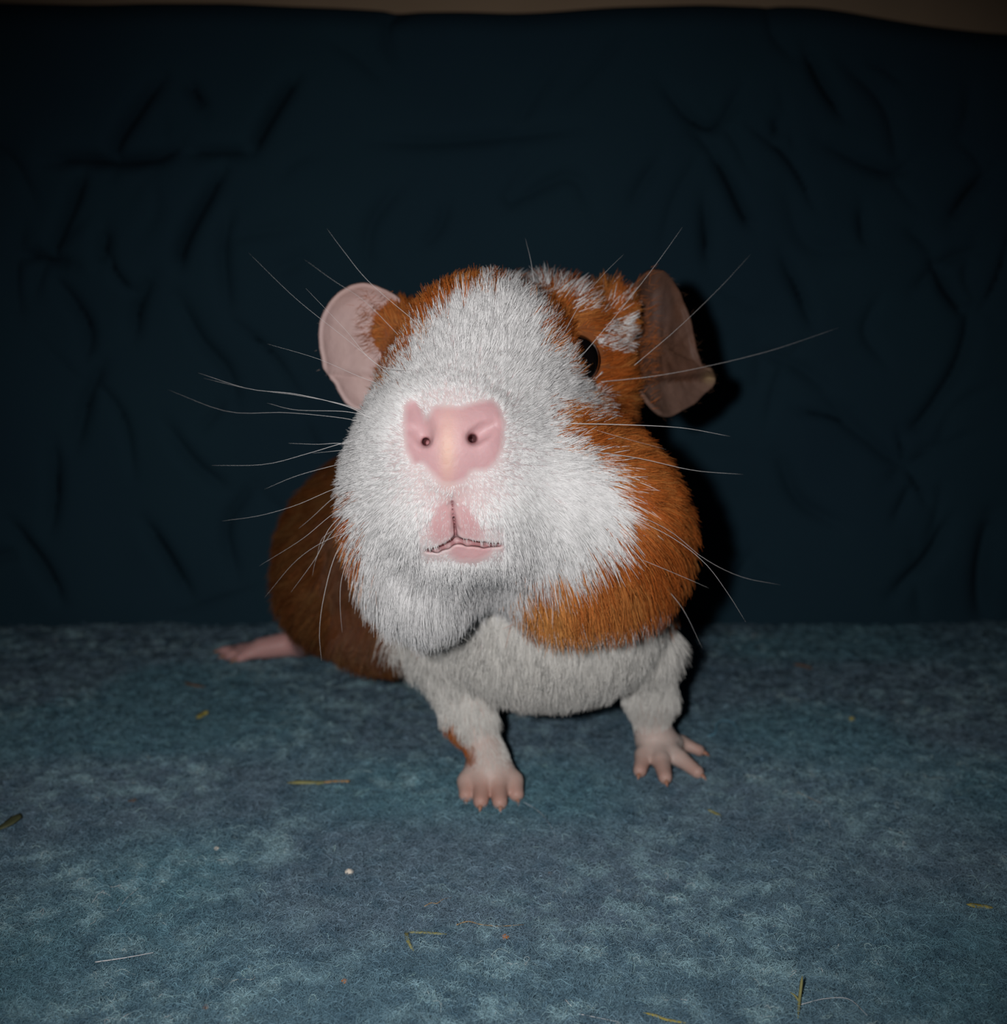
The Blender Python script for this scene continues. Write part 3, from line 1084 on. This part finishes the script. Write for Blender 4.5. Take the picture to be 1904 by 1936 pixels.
# ------------------------------------------------------------------ ears
def ear(outline, center, bowl, mat, tint_fn, step=None, thick=0.0007, bumps=0.5):
    """a cupped leaf of skin: rings from the hollow out to the rim, each point at its own depth"""
    rim = catmull(np.array([C(*p) for p in outline + outline[:1]]), 81)[:-1]
    c = C(*center)
    n, rings = len(rim), 20
    V = [c + np.array([0, 0, bowl])]
    for k in range(1, rings + 1):
        u_ = k / rings
        for q_ in rim:
            p_ = c + (q_ - c) * u_
            p_ = p_ + np.array([0, 0, bowl * (1 - u_ ** 2) - 0.9 * max(0, (u_ - 0.8) / 0.2) ** 2 * bowl / 3])
            V.append(p_)
    V = np.array(V)
    if step:
        x_, y_ = to_px(V)
        (xa, ya), (xb, yb), amp_ = step
        sd = ((x_ - xa) * (yb - ya) - (y_ - ya) * (xb - xa)) / math.hypot(xb - xa, yb - ya)
        V[:, 2] += amp_ / (1 + np.exp(np.clip(sd / 3.0, -30, 30))) + 0.9 * np.exp(-(sd / 5.0) ** 2)
    V[:, 2] += bumps * (vnoise(V, 0.3, 91) - 0.5) + 0.5 * bumps * (vnoise(V, 0.9, 92) - 0.5)
    Fc = [(0, 1 + (i + 1) % n, 1 + i) for i in range(n)]
    for k in range(rings - 1):
        for i in range(n):
            a, b_ = 1 + k * n + i, 1 + k * n + (i + 1) % n
            Fc.append((a, b_, b_ + n, a + n))
    o = mesh_obj('ear', to_world(V), Fc, mat, pig)
    x_, y_ = to_px(V)
    set_tint(o.data, tint_fn(V, x_, y_))
    so_ = o.modifiers.new('thickness', 'SOLIDIFY')
    so_.thickness = thick
    so_.offset = 0
    return o, V


def tint_pink(V, x, y):
    base = np.array((0.56, 0.40, 0.385)) * np.ones((len(V), 1))
    k = vnoise(V, 0.35, 93)[:, None] * 0.25
    base = base * (1 - k) + np.array((0.50, 0.36, 0.30)) * k
    top = np.clip((600 - y) / 60.0, 0, 1)[:, None] * 0.5
    return base * (1 - top) + np.array((0.48, 0.29, 0.25)) * top


def tint_brown(V, x, y):
    base = np.array((0.124, 0.065, 0.046)) * np.ones((len(V), 1))
    k = np.clip(vnoise(V, 0.4, 94) * 1.6 - 0.4, 0, 1)[:, None] * 0.5
    base = base * (1 - k) + np.array((0.118, 0.046, 0.022)) * k
    g = np.exp(-((x - 1240) / 25.0) ** 2 - ((y - 590) / 45.0) ** 2)[:, None] * 0.7
    base = base * (1 - g) + np.array((0.155, 0.105, 0.093)) * g
    lobe = (y > 722)[:, None] * 0.7
    base = base * (1 - lobe) + np.array((0.186, 0.112, 0.087)) * lobe
    tip = np.exp(-((x - 1342) / 14.0) ** 2 - ((y - 714) / 13.0) ** 2)[:, None] * 0.7
    return base * (1 - tip) + np.array((0.30, 0.22, 0.12)) * tip


EAR1 = [(775, 590, 189), (750, 562, 189), (718, 546, 188), (688, 538, 187.5), (660, 545, 187), (633, 564, 187), (614, 594, 187), (606, 625, 187), (607, 655, 187),
        (612, 682, 187.5), (616, 704, 188), (632, 722, 188.5), (642, 742, 189), (656, 762, 189.5), (680, 775, 190), (720, 760, 190), (760, 700, 190), (785, 640, 190)]
ear1, V1 = ear(EAR1, (690, 640, 188.5), 2.6, M_EAR, tint_pink, ((600, 706), (700, 712), 1.3))
EAR2 = [(1180, 600, 193), (1195, 550, 193), (1222, 516, 195), (1252, 514, 197), (1275, 538, 200), (1292, 572, 202), (1305, 610, 203.5), (1313, 645, 204.5), (1319, 672, 205),
        (1328, 694, 205.5), (1345, 701, 206), (1356, 712, 206.5), (1352, 728, 206), (1336, 742, 205), (1318, 760, 203.5), (1292, 775, 201), (1266, 787, 199),
        (1243, 778, 196), (1215, 745, 194), (1190, 700, 193), (1176, 650, 193)]
ear2, V2 = ear(EAR2, (1250, 650, 197), 3.0, M_EAR, tint_brown, ((1190, 728), (1330, 710), 2.6), bumps=1.1)


def fuzz(o, V, sel, n, length, flow_px, tint, r_mm, out):
    """fine hairs standing on the front of an ear"""
    ids = np.nonzero(sel)[0]
    k_ = rng.choice(ids, n)
    p_ = V[k_] + rng.normal(0, 0.35, (n, 3)) * [1, 1, 0.1]
    dir_ = norm(np.array([flow_px[0], -flow_px[1], 0.0]) + rng.normal(0, 0.3, (n, 3)) - np.array([0, 0, out]))
    l_ = length * rng.uniform(0.6, 1.3, n)
    bend = norm(dir_ + rng.normal(0, 0.35, (n, 3)))
    Q_ = np.stack([p_ + (dir_ * t + bend * t * t * 0.5) * l_[:, None] / 1.5 for t in np.linspace(0, 1, 4)], 1)
    tc_ = np.array(tint) * rng.uniform(0.7, 1.25, n)[:, None]
    hair_obj('fuzz', to_world(Q_), r_mm / 1000 * np.array([1, 0.9, 0.6, 0.2])[None, :] * np.ones((n, 1)), tc_, M_FUR, o)


vx, vy = to_px(V1)
fuzz(ear1, V1, (vx > 688) & (vy < 665) & (vy > 548) & (vx - 690 > (vy - 560) * 0.25 - 12), 420, 3.0, (-0.75, 0.25), (0.34, 0.10, 0.022), 0.035, 0.35)
fuzz(ear1, V1, vx > 0, 500, 0.7, (-0.4, 0.3), (0.55, 0.42, 0.36), 0.014, 0.3)
vx, vy = to_px(V2)
fuzz(ear2, V2, vx < 1235, 420, 2.2, (0.6, -0.3), (0.40, 0.115, 0.025), 0.035, 0.4)
fuzz(ear2, V2, vx > 0, 1300, 1.0, (0.5, 0.1), (0.161, 0.074, 0.037), 0.018, 0.35)

# ------------------------------------------------------------------ claws
for a, bb, r in TOES:
    ah = norm(bb - a)
    st_ = bb + ah * (r * 0.55)
    pts = [st_, st_ + ah * 0.9 - GRAV * 0.05, st_ + ah * 1.7 + GRAV * 0.25]
    V, Fc = tube(to_world(pts), [0.00052, 0.0004, 0.00008], 6)
    mesh_obj('claw', V, Fc, M_CLAW, pig)

# ------------------------------------------------------------------ whiskers: points along each in the photograph's frame, how far the tip swings back (mm), width
WH = [
    ([(700, 790), (655, 768), (560, 745), (470, 735), (375, 705)], 10, 1.35), ([(700, 786), (655, 766), (560, 747), (475, 736), (385, 715)], 11, 0.9),
    ([(700, 788), (652, 778), (560, 775), (505, 762)], 6, 1.0),
    ([(690, 800), (645, 790), (540, 780), (430, 778), (318, 737)], 14, 0.8), ([(690, 842), (640, 838), (600, 840), (545, 838)], 4, 1.0),
    ([(690, 826), (640, 840), (580, 858), (500, 878), (400, 880)], 8, 1.1), ([(690, 846), (640, 852), (590, 857)], 4, 0.9),
    ([(690, 866), (632, 880), (560, 900), (500, 925)], 8, 1.0), ([(690, 905), (630, 925), (560, 955), (490, 975), (420, 985)], 10, 0.9),
    ([(660, 915), (620, 950), (590, 978), (564, 1000)], 6, 0.9), ([(690, 930), (625, 975), (570, 1020), (490, 1070)], 9, 0.9),
    ([(670, 950), (622, 1000), (600, 1050), (550, 1120)], 5, 1.0), ([(660, 965), (625, 1010), (600, 1050), (590, 1090)], 5, 0.8),
    ([(660, 1000), (630, 1060), (610, 1140), (604, 1200), (608, 1250)], 3, 1.05), ([(670, 1020), (647, 1090), (643, 1140), (647, 1196)], 3, 0.95),
    ([(665, 960), (632, 1000), (608, 1020), (598, 1060)], 4, 0.8), ([(680, 1000), (620, 1020), (560, 1060), (500, 1130)], 8, 0.8),
    ([(800, 700), (715, 690), (650, 620), (578, 545)], 2, 0.8), ([(800, 620), (700, 535), (650, 475), (618, 432)], 4, 0.8),
    ([(760, 740), (680, 712), (600, 678), (505, 650)], 8, 0.8), ([(750, 720), (660, 645), (560, 565), (470, 478)], 10, 0.7),
    ([(760, 640), (690, 570), (630, 530), (575, 490)], 8, 0.7),
    ([(1060, 800), (1180, 803), (1290, 809), (1380, 825)], 6, 1.5), ([(1070, 848), (1200, 865), (1310, 889), (1405, 897)], 8, 1.25),
    ([(1130, 722), (1230, 712), (1330, 694), (1460, 662), (1587, 619)], 10, 0.85), ([(1200, 690), (1280, 622), (1360, 545), (1420, 480)], 10, 0.75),
    ([(1085, 690), (1170, 590), (1240, 500), (1290, 430)], -2, 0.85), ([(1055, 650), (1100, 570), (1140, 520), (1180, 480)], 4, 0.75),
    ([(1150, 950), (1260, 1000), (1330, 1055), (1400, 1090), (1476, 1106)], 10, 0.8), ([(1150, 960), (1260, 1010), (1330, 1062), (1375, 1120), (1410, 1176)], 4, 0.9),
    ([(1240, 1090), (1290, 1150), (1328, 1226)], 4, 0.95), ([(1170, 1040), (1290, 1090), (1340, 1112)], 3, 0.7),
    ([(1010, 530), (1003, 490), (993, 450)], 2, 0.7),  ([(1090, 800), (1150, 820), (1260, 850)], 5, 0.8),
]
for line, back, wd in WH:
    p0 = hit(*line[0])
    ln = np.array(line, float)
    seg = np.r_[0, np.cumsum(np.linalg.norm(np.diff(ln, axis=0), axis=1))]
    seg /= seg[-1]
    # keep clear of the skin: never deeper than what the line of sight meets, less a millimetre
    P3 = []
    for (x_, y_), t in zip(line, seg):
        d_ = p0[2] + back * t ** 1.3
        h_ = hit(x_, y_, 999.0)
        if h_[2] < 990 and t > 0:
            d_ = min(d_, h_[2] - 1.2)
        P3.append(C(x_, y_, d_))
    P3[0] = p0 + np.array([0, 0, 0.4])
    pts = catmull(np.array(P3), 18)
    rr = 0.000046 * wd * np.linspace(1, 0.12, 18) ** 0.8
    V, Fc = tube(to_world(pts), rr, 5)
    mesh_obj('whisker', V, Fc, M_WHISK, pig)


# ------------------------------------------------------------------ bits lying on the blanket
def on(px, py, h):
    """world point h mm above the lumpy surface of the blanket on this line of sight"""
    hh = h
    for _ in range(3):
        p = to_world(FL(px, py, hh))
        hh = h + float(lumps(np.array([p[:2]]))[0]) * 1000
    return to_world(FL(px, py, hh))


def blade(name, line, width_mm, mat, label, cat='hay', group='hay scraps on the blanket', h=0.85, flat=0.5, lift=None):
    """a flattened stalk or leaf along a line on the blanket, tapered at both ends"""
    lifts = lift or [0] * len(line)
    pts = catmull(np.array([on(x, y, h + l_) for (x, y), l_ in zip(line, lifts)]), 14)
    t = np.linspace(0, 1, 14)
    r = width_mm / 2000 * np.clip(np.minimum(t / 0.18, (1 - t) / 0.12), 0.25, 1)
    V, Fc = tube(pts, r, 6, flat)
    return tag(mesh_obj(name, V, Fc, mat), label, cat, group)


def strand(name, line, r_mm, mat, label, cat, group=None, h=0.8, lift=None):
    lifts = lift or [0] * len(line)
    pts = catmull(np.array([on(x, y, h + l_) for (x, y), l_ in zip(line, lifts)]), 20)
    r = r_mm / 1000 * np.linspace(1, 0.45, 20)
    V, Fc = tube(pts, r, 5)
    return tag(mesh_obj(name, V, Fc, mat), label, cat, group)


def crumb(name, px, py, r_mm, mat, label, cat='crumb', group='crumbs on the blanket', squash=0.8):
    bm = bmesh.new()
    bmesh.ops.create_icosphere(bm, subdivisions=3, radius=r_mm / 1000)
    c = on(px, py, r_mm * squash * 0.75)
    for v_ in bm.verts:
        q_ = np.array([v_.co]) * 1000 + px
        k_ = 0.75 + 0.5 * vnoise(q_, 0.9 / r_mm, 7)[0] + 0.12 * vnoise(q_, 3.0 / r_mm, 8)[0]
        v_.co *= k_
        v_.co.z *= squash
    me = bpy.data.meshes.new(name)
    bm.to_mesh(me)
    bm.free()
    me.polygons.foreach_set('use_smooth', [True] * len(me.polygons))
    me.materials.append(mat)
    o = bpy.data.objects.new(name, me)
    COL.objects.link(o)
    o.location = tuple(c)
    return tag(o, label, cat, group)


# a leaf with its paler dry stalk end as a part
lf_ = blade('hay_leaf', [(543, 1480), (570, 1479), (600, 1480), (618, 1479)], 1.3, M_HAY, 'flat green hay leaf with a papery dry end, left of the front paws', 'hay')
pts = catmull(np.array([on(x, y, 0.8) for x, y in ((612, 1479), (635, 1477), (660, 1477))]), 8)
V, Fc = tube(pts, 0.00042, 6, 0.5)
mesh_obj('dry_end', V, Fc, M_STRAW, lf_)
blade('hay_leaf', [(-20, 1572), (5, 1562), (22, 1552), (38, 1538)], 2.2, M_LEAF, 'dark olive leaf scrap cut off by the left edge of the picture', 'leaf', flat=0.2, lift=[0, 0.4, 0.8, 1.2])
# a stalk bent into an L
st = blade('hay_stalk', [(768, 1762), (800, 1763), (845, 1766)], 0.55, M_HAY, 'olive hay stalk bent into an L on the blanket', 'hay', h=0.7)
pts = catmull(np.array([on(x, y, 0.6) for x, y in ((768, 1762), (772, 1780), (783, 1800))]), 8)
V, Fc = tube(pts, [0.00034, 0.00034, 0.00034, 0.00032, 0.0003, 0.00028, 0.0002, 0.0001], 6, 0.5)
mesh_obj('bent_end', V, Fc, M_HAY, st)
strand('rootlet', [(802, 1714), (815, 1707), (826, 1708), (838, 1700), (855, 1696)], 0.09, M_STRAW, 'thin wavy tan rootlet above the L-shaped stalk', 'hay', 'hay scraps on the blanket')
strand('straw', [(862, 1749), (885, 1742), (910, 1748), (945, 1751), (990, 1748)], 0.10, M_STRAW, 'long thin orange straw right of the L-shaped stalk', 'hay', 'hay scraps on the blanket')
blade('hay_scrap', [(1828, 1710), (1850, 1713), (1878, 1716)], 1.1, M_HAYY, 'short yellow hay scrap near the right edge', 'hay')
blade('hay_scrap', [(1338, 1530), (1350, 1536), (1364, 1543)], 0.85, M_HAY, 'small green hay scrap in front of the spread right paw', 'hay')
us = blade('hay_sprig', [(1509, 1925), (1511, 1895), (1514, 1870), (1517, 1845)], 0.42, M_HAY, 'green hay sprig standing at the bottom edge', 'hay', h=0.6, lift=[0, 0.6, 1.5, 2.6])
pts = np.array([on(x, y, hh) for x, y, hh in ((1511, 1893, 1.2), (1503, 1882, 1.4), (1494, 1876, 1.5))])
V, Fc = tube(catmull(pts, 6), [0.0002, 0.0002, 0.0002, 0.00017, 0.00012, 0.00005], 5, 0.6)
mesh_obj('side_shoot', V, Fc, M_HAY, us)
blade('hay_stalk', [(1216, 1914), (1240, 1920), (1262, 1928), (1300, 1934)], 0.5, M_HAYY, 'brown and green hay stem lying along the bottom edge', 'hay')
blade('hay_scrap', [(372, 1358), (384, 1350), (394, 1345)], 1.7, M_HAYY, 'yellow hay scrap left of the body, below the hind foot', 'hay', flat=0.5)
blade('hay_scrap', [(348, 1290), (365, 1295), (388, 1299)], 1.1, M_BROWN, 'blurred brown scrap just below the hind foot', 'hay')
blade('hay_scrap', [(1500, 1256), (1518, 1258), (1536, 1264)], 1.3, M_BROWN, 'dim brown scrap on the far right of the blanket', 'hay')
blade('hay_scrap', [(0, 1137), (30, 1140), (75, 1156)], 2.0, M_LEAF, 'dim olive scrap at the far left end of the blanket', 'leaf', flat=0.4)

crumb('pale_crumb', 660, 1649, 0.66, M_CRUMB, 'larger cream crumb below the flat hay leaf')
crumb('pale_crumb', 409, 1604, 0.42, M_CRUMB, 'small white crumb left of the cream crumb')
crumb('orange_crumb', 955, 1771, 0.50, M_ORANGE, 'orange crumb beneath the long thin straw')
crumb('orange_crumb', 651, 1855, 0.42, M_ORANGE, 'brown-orange crumb between the L-shaped stalk and the bottom edge')
crumb('orange_crumb', 388, 1905, 0.44, M_ORANGE, 'orange crumb nearest the bottom edge, below the white hair')
crumb('orange_crumb', 1611, 1359, 0.62, M_HAYY, 'yellow-orange crumb right of the spread paw')
crumb('brown_crumb', 252, 1514, 0.85, M_BROWN, 'flat brown crumb left of the flat hay leaf', squash=0.4)
crumb('brown_crumb', 1040, 1652, 0.36, M_BROWN, 'tiny brown crumb below the front paws')

strand('loose_hair', [(180, 1819), (235, 1811), (290, 1801)], 0.10, M_LOOSE, 'thick straight white hair shed near the bottom left corner', 'hair', 'shed hairs on the blanket', h=0.9)
strand('loose_hair', [(222, 1722), (238, 1700), (262, 1678)], 0.05, M_LOOSE, 'thin curved white hair above the thick straight one', 'hair', 'shed hairs on the blanket', h=0.9)
strand('loose_hair', [(990, 1516), (1020, 1535), (1040, 1560), (1052, 1585)], 0.04, M_LOOSE, 'fine white hair curving down from the closed paw', 'hair', 'shed hairs on the blanket', h=0.8)
strand('loose_hair', [(1515, 1899), (1560, 1888), (1605, 1889), (1640, 1920)], 0.05, M_LOOSE, 'fine white hair arching beside the standing sprig', 'hair', 'shed hairs on the blanket', h=1.0)
strand('loose_hair', [(1490, 1558), (1495, 1580), (1500, 1595)], 0.035, M_LOOSE, 'short white hair on the open blanket at right', 'hair', 'shed hairs on the blanket', h=0.9)
strand('loose_hair', [(1508, 1497), (1530, 1508), (1552, 1518)], 0.06, M_STRAW, 'short tan hair right of the spread paw', 'hair', 'shed hairs on the blanket', h=0.8)
strand('loose_hair', [(1095, 1917), (1130, 1924), (1170, 1932)], 0.05, M_LOOSE, 'white hair lying left of the bottom stem', 'hair', 'shed hairs on the blanket', h=0.9)
strand('loose_thread', [(1338, 1392), (1352, 1386), (1356, 1368), (1372, 1362), (1392, 1372), (1404, 1400)], 0.28, M_THREAD, 'curled pale blue thread pulled up beside the spread paw', 'thread', h=0.7, lift=[0, 0.3, 1.2, 1.2, 0.6, 0])
